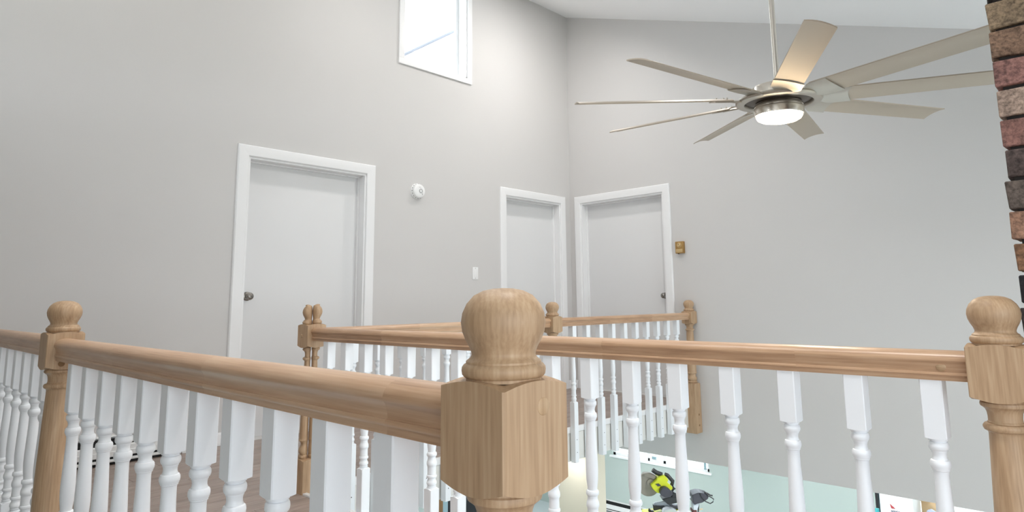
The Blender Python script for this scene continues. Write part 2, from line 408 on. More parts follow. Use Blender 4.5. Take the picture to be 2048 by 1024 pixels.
# ---- doors
CASE = [(0, .0), (0, .012), (.006, .016), (.030, .0175), (.060, .019), (.074, .018), (.081, .012), (.083, .006), (.083, 0)]   # (across from the opening, out of the wall)
def P_(wall, u, n, z):
    return (n, u, z) if wall == 'L' else (u, -n, z)
def ubox(bm, wall, u0, u1, n0, n1, z0, z1, bev=0.):
    p, q = P_(wall, u0, n0, z0), P_(wall, u1, n1, z1)
    bm_box(bm, tuple(min(i, j) for i, j in zip(p, q)), tuple(max(i, j) for i, j in zip(p, q)), bev)
def casing_piece(bm, wall, kind, a, b, h):
    """mitred casing; profile swept along one side"""
    fs = []
    def row(end):
        out = []
        for c, n in CASE:
            if kind == 'left': u, z = a-c, (0 if end == 0 else h+c)
            elif kind == 'right': u, z = b+c, (0 if end == 0 else h+c)
            else: u, z = (a-c if end == 0 else b+c), h+c
            out.append(bm.verts.new(P_(wall, u, n, z)))
        return out
    A, B = row(0), row(1)
    for i in range(len(A)-1): fs.append(bm.faces.new((A[i], A[i+1], B[i+1], B[i])))
    fs.append(bm.faces.new((A[-1], A[0], B[0], B[-1]))); fs.append(bm.faces.new(A)); fs.append(bm.faces.new(B))
    bmesh.ops.recalc_face_normals(bm, faces=fs)
KNOB = [(0, .070), (.010, .0695), (.019, .066), (.0255, .059), (.0275, .051), (.0255, .043), (.020, .036), (.013, .031), (.0105, .026), (.0105, .014)]
ROSE = [(0, .0145), (.014, .014), (.026, .0115), (.032, .007), (.0335, .002), (.0335, 0)]
knob_me = mesh_of('knob', lambda bm: bm_lathe(bm, KNOB, 28), 'satin_knob', 40)
rose_me = mesh_of('rosette', lambda bm: bm_lathe(bm, ROSE, 28), 'satin_knob', 40)
keyh_me = mesh_of('lock_button', lambda bm: bm_lathe(bm, [(0, .0725), (.005, .0722), (.006, .069)], 14), 'dark_nickel', 40)
def build_door(nm, o, wall, knob_u, label):
    a, b, h = o; rec = .095
    def jamb(bm):
        ubox(bm, wall, a, a+.016, -T, 0, 0, h); ubox(bm, wall, b-.016, b, -T, 0, 0, h); ubox(bm, wall, a+.016, b-.016, -T, 0, h-.016, h)
    root = struct(part(nm, mesh_of('jamb', jamb, 'trim_white')), label)
    def stop(bm):
        ubox(bm, wall, a+.016, a+.028, -rec-.002, -rec+.018, 0, h-.016, .002); ubox(bm, wall, b-.028, b-.016, -rec-.002, -rec+.018, 0, h-.016, .002)
        ubox(bm, wall, a+.028, b-.028, -rec-.002, -rec+.018, h-.028, h-.016, .002)
    sl = part('door_slab', mesh_of('door_slab', lambda bm: ubox(bm, wall, a+.019, b-.019, -rec-.036, -rec, .0006, h-.019, .0015), 'door_white', 40), root)
    part('door_stop', mesh_of('door_stop', stop, 'trim_white', 40), root)
    for k in ('left', 'right', 'top'):
        part('casing', mesh_of('casing', lambda bm: casing_piece(bm, wall, k, a, b, h), 'trim_white', 25), root)
    if knob_u is not None:
        kz = 1.00 if wall == 'L' else .98
        rot = (0, math.pi/2, 0) if wall == 'L' else (math.pi/2, 0, 0)
        k = part('door_knob', knob_me, sl, P_(wall, knob_u, -rec, kz), rot)
        part('rosette', rose_me, sl, P_(wall, knob_u, -rec, kz), rot); part('lock_button', keyh_me, sl, P_(wall, knob_u, -rec, kz), rot)
    return root
build_door('door_1', D1, 'L', D1[0]+.078, 'white flush door at the left with a satin knob on its left side')
build_door('door_2', D2, 'L', None, 'narrow white flush door left of the room corner')
build_door('door_3', D3, 'B', D3[1]-.070, 'white flush door right of the room corner with a satin knob')

# ---- high window on the left wall
wa, wb, wz0, wz1 = WN
def wframe(bm):
    for u0, u1, z0, z1 in ((wa, wb, wz0, wz0+.014), (wa, wb, wz1-.014, wz1), (wa, wa+.014, wz0, wz1), (wb-.014, wb, wz0, wz1)):
        ubox(bm, 'L', u0, u1, -T, 0, z0, z1)
w1 = struct(part('window_1', mesh_of('window_liner', wframe, 'trim_white')), 'high bright window on the left wall')
for k in ('bottom', 'top', 'left', 'right'):
    def fn(bm, k=k):
        c = .055; e = .018
        if k == 'bottom': ubox(bm, 'L', wa-c, wb+c, 0, e, wz0-c, wz0, .003)
        elif k == 'top': ubox(bm, 'L', wa-c, wb+c, 0, e, wz1, wz1+c, .003)
        elif k == 'left': ubox(bm, 'L', wa-c, wa, 0, e, wz0, wz1, .003)
        else: ubox(bm, 'L', wb, wb+c, 0, e, wz0, wz1, .003)
    part('window_casing', mesh_of('window_casing', fn, 'trim_white', 40), w1)
def sash(bm):
    s = .034
    for u0, u1, z0, z1 in ((wa+.014, wb-.014, wz0+.014, wz0+.014+s), (wa+.014, wb-.014, wz1-.014-s, wz1-.014), (wa+.014, wa+.014+s, wz0+.048, wz1-.048), (wb-.014-s, wb-.014, wz0+.048, wz1-.048)):
        ubox(bm, 'L', u0, u1, -.145, -.115, z0, z1, .002)
part('sash', mesh_of('sash', sash, 'vinyl_white', 40), w1)
part('pane', mesh_of('pane', lambda bm: ubox(bm, 'L', wa+.045, wb-.045, -.133, -.128, wz0+.045, wz1-.045), 'pane_glass'), w1)
tag(part('gutter_pipe', mesh_of('gutter_pipe', lambda bm: bm_tube(bm, [(-1.5, -1.9, 3.44), (-1.5, -1.16, 3.95), (-1.5, -.2, 4.61)],   .02, 10), 'pipe_grey', 60)),
    'thin pale pipe slanting outside the high window', 'pipe')

# ------------------------------------------------------------------ newel posts
BALL = [(0, 0), (.012, -.0006), (.024, -.003), (.035, -.0085), (.0435, -.018), (.0485, -.029), (.050, -.0395), (.0485, -.050), (.0445, -.060), (.0400, -.068), (.0378, -.074),
        (.0375, -.077), (.0390, -.080), (.0425, -.0825), (.0440, -.084), (.0440, -.0862), (.0465, -.0875), (.0487, -.0905), (.0492, -.094), (.0485, -.0985), (.046, -.1015), (.0440, -.1025), (.044, -.106)]
COLM = [(.0405, -.222), (.0405, -.2255), (.0425, -.227), (.0435, -.231), (.0425, -.235), (.039, -.2375), (.0345, -.2415), (.032, -.248), (.0310, -.257), (.0310, -.266), (.0325, -.2675),
        (.0325, -.2700), (.0385, -.2715), (.0415, -.2755), (.0418, -.2795), (.0395, -.2845), (.0350, -.287), (.0335, -.2885), (.0325, -.293), (.0330, -.31), (.0365, -.40), (.0400, -.50), (.0425, -.58), (.0435, -.645)]
LOWR = [(.0435, 0), (.0440, .0), (.0440, -.006), (.0455, -.008), (.046, -.013), (.0425, -.016), (.0385, -.022), (.0355, -.031), (.037, -.040), (.0425, -.051), (.0455, -.062), (.0445, -.072),
        (.039, -.080), (.0385, -.083), (.044, -.085), (.0465, -.090), (.0455, -.096), (.040, -.1), (.040, -.106)]
HB = .0525
def bm_block(bm, z0, z1, h=HB, top=True, bot=True, kt=.36, kb=.5):
    ch = .0022; per = []
    n = 10
    for s in range(4):
        a = math.pi/2*s
        for i in range(n+1):
            t = -h+ch + 2*(h-ch)*i/n
            x, y = h, t
            per.append((x*math.cos(a)-y*math.sin(a), x*math.sin(a)+y*math.cos(a)))
    A = []; B = []
    for x, y in per:
        r = math.hypot(x, y)-h
        A.append(bm.verts.new((x, y, z1-(kt*r if top else 0)))); B.append(bm.verts.new((x, y, z0+(kb*r if bot else 0))))
    m = len(per); fs = []
    for i in range(m): fs.append(bm.faces.new((A[i], B[i], B[(i+1) % m], A[(i+1) % m])))
    ct = bm.verts.new((0, 0, z1+(.001 if top else 0))); cb = bm.verts.new((0, 0, z0))
    for i in range(m):
        fs.append(bm.faces.new((A[i], A[(i+1) % m], ct))); fs.append(bm.faces.new((B[(i+1) % m], B[i], cb)))
    bmesh.ops.recalc_face_normals(bm, faces=fs)
plug_me = mesh_of('plug', lambda bm: bm_lathe(bm, [(0, .0012), (.0088, .0010), (.0098, .0002), (.0098, -.004)], 24), 'oak_plug', 40)
hole_me = mesh_of('plug', lambda bm: bm_lathe(bm, [(0, .0008), (.0095, .0008), (.0098, -.004)], 24), 'hide_brown', 40)
def bm_half(bm, prof, s, tw, n=32):
    """one of the two slender turnings of the split post; tw = direction from one to the other"""
    rings = []
    for R, z in prof:
        if R < 1e-6: rings.append([bm.verts.new((tw[0]*s*.025, tw[1]*s*.025, z))]); continue
        c = .5*(.22*.05+.78*R)
        if R < .03 and z > prof[0][1]-.01: c = .025; hw = R*.5
        else: hw = R-c
        ring = []
        for k in range(n):
            a = 2*math.pi*k/n; u, v = s*c+hw*math.cos(a), R*.84*math.sin(a)
            ring.append(bm.verts.new((tw[0]*u-tw[1]*v, tw[1]*u+tw[0]*v, z)))
        rings.append(ring)
    fs = []
    for A, B in zip(rings, rings[1:]):
        for k in range(n):
            k2 = (k+1) % n
            if len(A) == 1: fs.append(bm.faces.new((A[0], B[k], B[k2])))
            else: fs.append(bm.faces.new((A[k], B[k], B[k2], A[k2])))
    for R_ in (rings[0], rings[-1]):
        if len(R_) > 1: fs.append(bm.faces.new(R_))
    bmesh.ops.recalc_face_normals(bm, faces=fs)
def newel(loc, top, base, label, twin=None, plugs=()):
    r = thing('newel_post', label, 'newel post', (loc[0], loc[1], base), group='oak ball-top newel posts')
    t = top-base
    zb = .165-base if base > -.01 else .165-base    # top of the lower block
    def lath(bm, prof, dz):
        p = [(q, z+dz) for q, z in prof]
        if twin:
            for s in (-1, 1): bm_half(bm, [(q, z+(0 if s > 0 else -.0025)) for q, z in p], s, twin)
        else: bm_lathe(bm, p, 48)
    part('ball_finial', mesh_of('ball_finial', lambda bm: lath(bm, BALL, t), 'oak_post', 35), r)
    part('rail_block', mesh_of('rail_block', lambda bm: bm_block(bm, t-.2245, t-.1035), 'oak_post', 30), r)
    low = zb+.103
    col = [(q, z+t) for q, z in COLM if z+t > low+.02]+[(COLM[-1][0], low)]
    part('turned_column', mesh_of('turned_column', lambda bm: lath(bm, [(q, z-0) for q, z in col]+[(q, z+low) for q, z in LOWR[1:]], 0), 'oak_post', 35), r)
    part('base_block', mesh_of('base_block', lambda bm: bm_block(bm, 0, zb, bot=False), 'oak_post', 30), r)
    for p, rot, me in plugs: part('plug', me, r, (p[0], p[1], p[2]-base), rot)
    return r
PX_ = (0, math.pi/2, 0); MY_ = (math.pi/2, 0, 0)
N_C = (4.123, R1); N_L = (2.015, R1); N_S = (R3-.012, R2); N_R = (4.428, R2); N_M = (R3, -2.035); N_B = (R3, -.056)
newel(N_C, .954, 0., 'large oak newel post with a ball top standing nearest the viewer', plugs=[((HB, .010, .822), PX_, plug_me)])
newel(N_L, .960, 0., 'oak newel post between two stairwell railings at the far left', plugs=[((HB, -.008, .755), PX_, hole_me)])
vd = Vector((N_S[0]-CAM.x, N_S[1]-CAM.y)).normalized()
newel(N_S, .939, 0., 'oak newel post with a split double ball in front of the left door', twin=(vd.y, -vd.x), plugs=[((-.008, -HB, .775), MY_, plug_me)])
newel(N_R, .938, -.0, 'oak newel post with a ball top beside the brick chimney')
newel(N_M, .933, -.285, 'small oak newel post midway along the walkway railing')
newel(N_B, .933, -.285, 'oak newel post against the back wall beside the corner door', plugs=[((HB, .004, -.12), PX_, hole_me), ((HB, .004, -.215), PX_, hole_me)])

# ------------------------------------------------------------------ railings
RP = [(0, 0), (.010, -.0006), (.019, -.0028), (.026, -.0068), (.0308, -.0125), (.0330, -.0190), (.0328, -.0225), (.0312, -.0255), (.0290, -.0280), (.0268, -.0330), (.0252, -.0390), (.0246, -.0455), (.0248, -.0470),
      (.0278, -.0476), (.0290, -.0500), (.0290, -.0528), (.0276, -.0550), (.0252, -.0556), (.0246, -.0570), (.0246, -.066)]
def bm_rail(bm, L_, h=.066):
    pr = [(-y, z) for y, z in reversed(RP[1:])] + RP
    k = h/.066
    A = [bm.verts.new((0, y, z*k)) for y, z in pr]; B = [bm.verts.new((L_, y, z*k)) for y, z in pr]; n = len(pr); fs = []
    for i in range(n): fs.append(bm.faces.new((A[i], A[(i+1) % n], B[(i+1) % n], B[i])))
    fs += [bm.faces.new(A), bm.faces.new(B)]
    bmesh.ops.recalc_face_normals(bm, faces=fs)
BP = [(.0195, .6225), (.0195, .6165), (.0160, .6155), (.0160, .6135), (.0186, .6125), (.0203, .6090), (.0208, .6045), (.0203, .6000), (.0188, .5968), (.0165, .5945), (.0165, .5930), (.0150, .5900), (.0142, .5850),
      (.0145, .5800), (.0160, .5765), (.0160, .5750), (.0190, .5735), (.0206, .5700), (.0211, .5650), (.0206, .5600), (.0190, .5570), (.0190, .5555), (.0178, .5545), (.0178, .5520), (.0160, .5505), (.0152, .5450),
      (.0155, .5200), (.0166, .4900), (.0183, .4500), (.0196, .4150), (.0199, .3900), (.0188, .3650), (.0165, .3460), (.0155, .3370), (.0155, .3340), (.0185, .3330), (.0203, .3295), (.0208, .3250), (.0203, .3205),
      (.0185, .3175), (.0162, .3160), (.0162, .3080), (.0178, .3020), (.0200, .2965), (.0208, .2890), (.0200, .2825), (.0180, .2790), (.0180, .2775), (.0172, .2765), (.0174, .2600), (.0176, .2470), (.0176, .2455),
      (.0195, .2445), (.0205, .2410), (.0205, .2385), (.0195, .2350), (.0158, .2335), (.0155, .2290), (.0175, .2235), (.0198, .2190), (.0206, .2140), (.0198, .2090), (.0165, .2065), (.0165, .2045), (.0185, .2035),
      (.0185, .2005), (.0165, .1995), (.0165, .1975), (.0195, .1965), (.0195, .1900)]
HQ = .0225
def bm_baluster(bm, ztop, zbot):
    bm_lathe(bm, BP, 20)
    bm_block(bm, .6205, ztop, HQ, False, True, 0, .28)
    bm_block(bm, zbot, .1935, HQ, True, False, .45, 0)
bal_me = {}
def baluster_mesh(zt, zb):
    k = (round(zt, 3), round(zb, 3))
    if k not in bal_me: bal_me[k] = mesh_of('baluster', lambda bm: bm_baluster(bm, zt, zb), 'baluster_white', 28)
    return bal_me[k]
screw_me = mesh_of('screw', lambda bm: bm_lathe(bm, [(0, .0008), (.0028, .0008), (.0036, -.001)], 10), 'screw_steel')
def railing(label, p0, p1, top, bals, zb, screws=None, h=.066, plug=None):
    d = Vector((p1[0]-p0[0], p1[1]-p0[1])); L_ = d.length; a = math.atan2(d.y, d.x)
    r = thing('stair_railing', label, 'railing', (p0[0], p0[1], 0), group='oak and white balustrades')
    hr = part('handrail', mesh_of('handrail', lambda bm: bm_rail(bm, L_, h), 'oak_rail', 32), r, (0, 0, top), (0, 0, a))
    me = baluster_mesh(top-h+.001, zb)
    dn = d.normalized()
    for t in bals:
        b = part('baluster', me, r, (dn.x*t, dn.y*t, 0))
        if screws:
            for z in screws[1]: part('screw', screw_me, b, (screws[0][0]*HQ, screws[0][1]*HQ, z), PX_ if screws[0][0] else MY_)
    if plug is not None: part('plug', plug_me, hr, plug, MY_)
    return r
SP = .166
x_r1 = [3.915-.167*i for i in range(11)]
r1a = railing('oak handrail with white turned balusters from the nearest post across the lower left', (N_L[0]+HB, R1), (N_C[0]-HB, R1), .836, sorted(x-(N_L[0]+HB) for x in x_r1), -.20, h=.070)
railing('oak handrail with white balusters leaving the frame at the far left', (.0, R1), (N_L[0]-HB, R1), .842, [N_L[0]-HB-.095-.166*i for i in range(11)], -.20, h=.070)
x_r2 = [4.298-.1655*i for i in range(17)]
railing('long oak handrail with white turned balusters crossing to the brick chimney', (N_S[0]+HB, R2), (N_R[0]-HB, R2), .817, sorted(x-(N_S[0]+HB) for x in x_r2), -.235,
        plug=(N_R[0]-HB-(N_S[0]+HB)-.052, -.0268, -.036))
y3 = [N_M[1]-.17-SP*i for i in range(10)]
railing('walkway railing with white balusters from the split-ball post to the small middle post', (R3, N_S[1]+HB), (R3, N_M[1]-HB), .815, sorted(y-(N_S[1]+HB) for y in y3 if y > N_S[1]+HB+.06), -.238, ((1, 0), (-.075, -.165)), h=.064)
y4 = [-.300-.1675*i for i in range(10)]
railing('far walkway railing with white balusters ending at the back wall', (R3, N_M[1]+HB), (R3, N_B[1]-HB), .815, sorted(y-(N_M[1]+HB) for y in y4), -.238, ((1, 0), (-.075, -.165)), h=.064)
for y in y3+y4:
    if y > N_S[1]+.1: part('fascia_panel', fbm, tr1, (FX-.004, y+SP/2, 0))

# ------------------------------------------------------------------ ceiling fan
HX, HY, HZ = 3.546, -2.798, 1.837
fn_ = Vector((.0273, -.0192, 1)).normalized(); fa_ = Vector((1, 0, -.0273)).normalized(); fb_ = fn_.cross(fa_)
FT = Matrix((fa_, fb_, fn_)).transposed().to_euler()      # the motor hangs a degree or two off level
fan = thing('ceiling_fan', 'brushed nickel ceiling fan with nine long blades and a lit round lamp', 'ceiling fan', (HX, HY, CZ(HX)))
dz = HZ-CZ(HX)
part('downrod', mesh_of('downrod', lambda bm: bm_lathe(bm, [(.0125, 0), (.0125, dz+.085)], 20), 'nickel', 40), fan)
part('ceiling_canopy', mesh_of('ceiling_canopy', lambda bm: bm_lathe(bm, [(.07, .03), (.07, -.03), (.06, -.06), (.03, -.075), (.018, -.078)], 32), 'nickel', 40), fan)
cp = part('coupling', mesh_of('coupling', lambda bm: bm_lathe(bm, [(.013, .100), (.019, .098), (.0195, .078), (.026, .076), (.027, .062), (.034, .06)], 24), 'nickel', 40), fan, (0, 0, dz), FT)
part('motor_housing', mesh_of('motor_housing', lambda bm: bm_lathe(bm, [(.03, .066), (.10, .065), (.108, .062), (.111, .056), (.111, .006), (.118, .002)], 56), 'nickel', 40), fan, (0, 0, dz), FT)
part('blade_ring', mesh_of('blade_ring', lambda bm: bm_lathe(bm, [(.112, .008), (.178, .006), (.186, .002), (.188, -.006), (.184, -.014), (.172, -.018), (.150, -.017), (.147, -.012), (.147, .0), (.112, .0)], 64), 'bracket_nickel', 35), fan, (0, 0, dz), FT)
part('motor_core', mesh_of('motor_core', lambda bm: bm_lathe(bm, [(.112, .0), (.146, -.002), (.10, -.016), (.092, -.03)], 48), 'dark_nickel', 40), fan, (0, 0, dz), FT)
lk = part('light_kit', mesh_of('light_kit', lambda bm: bm_lathe(bm, [(.090, -.018), (.104, -.022), (.1055, -.026), (.1055, -.031), (.1025, -.033), (.1025, -.036), (.1075, -.038), (.1085, -.042), (.1085, -.070), (.1055, -.073), (.100, -.072)], 64), 'nickel', 35), fan, (0, 0, dz), FT)
part('lamp_lens', mesh_of('lamp_lens', lambda bm: bm_lathe(bm, [(.1005, -.068), (.1000, -.078), (.094, -.088), (.080, -.096), (.055, -.102), (.025, -.1045), (0, -.105)], 48), 'lamp_fan', 60), lk)
# light of the fan's lamp
fl_ = bpy.data.lights.new('fan_lamp', 'AREA'); fl_.shape = 'DISK'; fl_.size = .17; fl_.energy = FAN_W; fl_.color = (1, .88, .72)
flo = bpy.data.objects.new('fan_lamp', fl_); COL.objects.link(flo); flo.parent = fan; flo.location = (0, 0, dz-.112)
RB = .921; PITCH = math.radians(14.5)
def bm_blade(bm):
    """cambered blade along +X, local y = tangential (ccw side lower)"""
    n = 9; st = 14; top = []; bot = []
    for i in range(st+1):
        f_ = i/st; x = .215 + (RB-.215)*f_
        w = .118 - .012*f_ if f_ < .99 else .106
        ra, rb_ = [], []
        for j in range(n):
            v = j/(n-1)*2-1
            y = v*w/2; cam_ = .0075*(1-v*v)
            xx = x + (0 if i < st else (-.010*v))
            z = cam_; yy = y*math.cos(PITCH)+z*math.sin(PITCH); zz = -y*math.sin(PITCH)+z*math.cos(PITCH)
            th = .0024
            ra.append(bm.verts.new((xx, yy, zz+th))); rb_.append(bm.verts.new((xx, yy, zz-th)))
        top.append(ra); bot.append(rb_)
    fs = []
    for i in range(st):
        for j in range(n-1):
            fs.append(bm.faces.new((top[i][j], top[i+1][j], top[i+1][j+1], top[i][j+1])))
            fs.append(bm.faces.new((bot[i][j], bot[i][j+1], bot[i+1][j+1], bot[i+1][j])))
        for j in (0, n-1): fs.append(bm.faces.new((top[i][j], bot[i][j], bot[i+1][j], top[i+1][j])))
    for i in (0, st):
        for j in range(n-1): fs.append(bm.faces.new((top[i][j], top[i][j+1], bot[i][j+1], bot[i][j])))
    bmesh.ops.recalc_face_normals(bm, faces=fs)
def bm_arm(bm):
    """bracket: sleeve under the blade root, narrowing to the ring"""
    st = [(.150, .052, 0.0, -.004), (.165, .060, .35, -.003), (.180, .082, .8, -.002), (.200, .112, 1., 0), (.215, .124, 1., 0), (.300, .124, 1., 0)]
    n = 9; top = []; bot = []
    for x, w, pf, zo in st:
        ra, rb_ = [], []
        p = PITCH*pf
        for j in range(n):
            v = j/(n-1)*2-1; y = v*w/2; z = .0075*(1-v*v)*pf - .005 + zo
            yy = y*math.cos(p)+z*math.sin(p); zz = -y*math.sin(p)+z*math.cos(p)
            xx = x - (.012*(1-v*v) if x > .29 else 0)
            ra.append(bm.verts.new((xx, yy, zz+.0022))); rb_.append(bm.verts.new((xx, yy, zz-.0025)))
        top.append(ra); bot.append(rb_)
    fs = []
    for i in range(len(st)-1):
        for j in range(n-1):
            fs.append(bm.faces.new((top[i][j], top[i+1][j], top[i+1][j+1], top[i][j+1])))
            fs.append(bm.faces.new((bot[i][j], bot[i][j+1], bot[i+1][j+1], bot[i+1][j])))
        for j in (0, n-1): fs.append(bm.faces.new((top[i][j], bot[i][j], bot[i+1][j], top[i+1][j])))
    for i in (0, len(st)-1):
        for j in range(n-1): fs.append(bm.faces.new((top[i][j], top[i][j+1], bot[i][j+1], bot[i][j])))
    bmesh.ops.recalc_face_normals(bm, faces=fs)
blade_me = mesh_of('blade', bm_blade, 'blade_nickel', 40); arm_me = mesh_of('blade_arm', bm_arm, 'bracket_nickel', 40)
bolt_me = mesh_of('bolt', lambda bm: bm_lathe(bm, [(0, .006), (.004, .005), (.005, .0), (.005, -.003)], 10), 'nickel', 40)
for i in range(9):
    a = math.radians(-139.7+40*i)
    b = part('blade', blade_me, fan, (0, 0, dz), (FT.to_matrix() @ Matrix.Rotation(a, 3, 'Z')).to_euler())
    ar = part('blade_arm', arm_me, b)
    for bx, by in ((.24, .03), (.24, -.03), (.28, 0)):
        part('bolt', bolt_me, ar, (bx, by, .010-by*math.sin(PITCH)))

# ------------------------------------------------------------------ brick chimney
chx, chy, chw, chd = 4.474, -3.885, .66, .45
CO = .0708; BHh = .0615; z_ref = 1.5525
ch = thing('brick_chimney', 'weathered multicoloured brick chimney at the right edge', 'chimney', (chx, chy, 0))
box('mortar_core', (.013, .013, -.2), (chw-.013, chd-.013, CZ(chx+chw)-.01), 'mortar', ch)
def brick_shape(L_, W_, seed):
    rnd = random.Random(seed)
    def fn(bm):
        bm_box(bm, (0, 0, 0), (L_, W_, BHh))
        bmesh.ops.subdivide_edges(bm, edges=[e for e in bm.edges if e.calc_length() > .07], cuts=2, use_grid_fill=True)
        for v in bm.verts: v.co += Vector((rnd.uniform(-.0022, .0022), rnd.uniform(-.0022, .0022), rnd.uniform(-.0018, .0018)))
        bmesh.ops.bevel(bm, geom=[e for e in bm.edges if len(e.link_faces) == 2 and e.calc_face_angle(0) > .9], offset=.0025, segments=1, affect='EDGES')
    return mesh_of('brick', fn, 'brick', 30)
BL = (chw-2*.008)/3; BD = .0975
b_front = [brick_shape(BL, BD, s) for s in range(5)]
b_half = [brick_shape(BL/2-.004, BD, 20+s) for s in range(3)]
SD = (chd-BD-.008)
b_side = [brick_shape(BD, SD/2-.004, 40+s) for s in range(4)]
PAL = [(148, 128, 104), (146, 118, 98), (160, 118, 110), (186, 162, 146), (150, 110, 101), (98, 84, 80), (112, 100, 92), (166, 128, 106), (140, 104, 78), (44, 42, 46), (60, 52, 50), (120, 82, 72)]
SEQ = {0: PAL[0], -1: PAL[1], -2: PAL[2], -3: PAL[3], -4: PAL[4], -5: PAL[5], -6: PAL[6], -7: PAL[7], -8: PAL[8], -9: PAL[9], -10: PAL[10], -11: PAL[11], -12: PAL[2], 1: PAL[10], 2: PAL[6]}
rb = random.Random(3)
def put(me, loc, c):
    o = part('brick', me, ch, loc); j = rb.uniform(.92, 1.08)
    l = lin(*c); o.color = (l[0]*j, l[1]*j, l[2]*j, 1)
for k in range(-22, 17):
    z = z_ref + k*CO + (CO-BHh)/2
    if z + BHh > CZ(chx+chw)-.005: break
    first = SEQ.get(k, rb.choice(PAL)); off = rb.uniform(-.004, .003)
    if k % 2 == 0:
        for i in range(3): put(rb.choice(b_front), (i*(BL+.008)+(off if i == 0 else 0), rb.uniform(-.002, .002), z), first if i == 0 else rb.choice(PAL))
    else:
        put(rb.choice(b_half), (off, rb.uniform(-.002, .002), z), first)
        for i in range(2): put(rb.choice(b_front), (BL/2+.004+i*(BL+.008), rb.uniform(-.002, .002), z), rb.choice(PAL))
        put(rb.choice(b_half), (BL/2+.004+2*(BL+.008), rb.uniform(-.002, .002), z), rb.choice(PAL))
    for i in range(2): put(rb.choice(b_side), (rb.uniform(-.003, .002), BD+.008+i*(SD/2+.004), z), rb.choice(PAL))

# ------------------------------------------------------------------ small things on the walls
sd = thing('smoke_detector', 'round white smoke detector on the left wall', 'smoke detector', (0, -2.163, 1.930), (0, math.pi/2, 0))
part('mounting_base', mesh_of('mounting_base', lambda bm: bm_lathe(bm, [(.0715, .0), (.0715, .010), (.069, .012), (.066, .0125)][::-1], 40), 'plastic_white', 35), sd)
part('shell', mesh_of('shell', lambda bm: bm_lathe(bm, [(0, .046), (.035, .046), (.052, .044), (.060, .040), (.0635, .033), (.064, .026), (.0655, .024), (.0655, .012)], 40), 'plastic_white', 35), sd)
part('vent_slot', mesh_of('vent_slot', lambda bm: [bm_box(bm, (.064*math.cos(a)-.004, .064*math.sin(a)-.004, .015), (.064*math.cos(a)+.004, .064*math.sin(a)+.004, .021)) for a in [i*math.pi/8 for i in range(16)]], 'plastic_grey'), sd)
part('button_ring', mesh_of('button_ring', lambda bm: bm_lathe(bm, [(.0185, .0468), (.0185, .0475), (.0150, .0475), (.0150, .0465)], 28), 'plastic_grey', 35), sd, (0, .010, 0))
part('test_button', mesh_of('test_button', lambda bm: bm_lathe(bm, [(0, .0482), (.0135, .0478), (.0145, .0465)], 28), 'plastic_white', 35), sd, (0, .010, 0))
boxes('printed_mark', [((.022, .022, .0458), (.028, .027, .0464)), ((.028, .026, .0456), (.034, .031, .0462)), ((.020, .029, .0456), (.023, .033, .0461))], 'plastic_grey', sd)
boxes('printed_text', [((-.034, -.012+.006*i, .0455), (-.0315, -.0085+.006*i, .0462)) for i in range(4)], 'plastic_grey', sd)

sw = thing('light_switch', 'white rocker light switch on the wall left of the narrow door', 'light switch', (0, -1.460, 1.213))
box('wall_plate', (0, -.036, -.058), (.006, .036, .058), 'plastic_white', sw, .002)
box('rocker', (.0055, -.017, -.034), (.0085, .017, .034), 'plastic_white', sw, .001)
part('plate_screw', mesh_of('plate_screw', lambda bm: [bm_box(bm, (.0055, -.003, z-.003), (.0068, .003, z+.003)) for z in (-.047, .047)], 'plastic_grey'), sw)

th = thing('thermostat', 'small brass-coloured dial thermostat on the wall right of the corner door', 'thermostat', (1.396, 0, 1.444))
box('case', (-.044, -.036, -.058), (.044, 0, .058), 'brass', th, .004)
box('lower_cover', (-.036, -.039, -.050), (.036, -.035, -.016), 'brass_light', th, .0015)
part('dial', mesh_of('dial', lambda bm: bm_lathe(bm, [(0, .014), (.016, .0135), (.019, .012), (.020, .002), (.0255, .0015), (.0265, 0)], 32), 'brass_light', 35), th, (0, -.0355, .022), (math.pi/2, 0, 0))
box('dial_pointer', (-.002, -.0505, .022), (.002, -.049, .038), 'dark_nickel', th)
box('lever', (-.018, -.032, -.066), (-.008, -.024, -.057), 'dark_nickel', th)

def heater(nm_label, loc, length, rz, h=.165):
    """baseboard heater along local +X, out of the wall along local -Y"""
    r = thing('baseboard_heater', nm_label, 'heater', loc, (0, 0, rz))
    k = h/.165
    box('back_plate', (0, -.006, 0), (length, 0, .166*k), 'heater_white', r)
    box('fin_core', (.02, -.044, .002), (length-.02, -.008, .146*k), 'black_void', r)
    part('top_cover', mesh_of('top_cover', lambda bm: bm_prism(bm, [(0, .168*k), (-.034, .166*k), (-.040, .160*k), (-.036, .158*k), (-.030, .161*k), (0, .162*k)], 'x', 0, length), 'heater_white', 30), r)
    part('front_panel', mesh_of('front_panel', lambda bm: bm_prism(bm, [(-.056, .114*k), (-.062, .106*k), (-.062, .080*k), (-.066, .076*k), (-.066, .050*k), (-.062, .047*k), (-.058, .047*k), (-.060, .052*k), (-.058, .104*k), (-.053, .112*k)], 'x', 0, length), 'heater_white', 30), r)
    part('lower_louvre', mesh_of('lower_louvre', lambda bm: bm_prism(bm, [(-.056, .034*k), (-.064, .031*k), (-.066, .026*k), (-.064, .018*k), (-.056, .016*k), (-.050, .030*k)], 'x', 0, length), 'heater_white', 30), r)
    for x0 in (0, length-.05):
        part('end_cap', mesh_of('end_cap', lambda bm: bm_box(bm, (x0, -.068, 0), (x0+.05, 0, .158*k), .004), 'heater_white', 40), r) if x0 else None
    return r
# left wall: local X along +y, local -Y along +x  -> rotate by +90 degrees
heater('white baseboard heater on the left wall behind the stairwell balusters', (0, -5.05, 0), 1.05, math.pi/2)

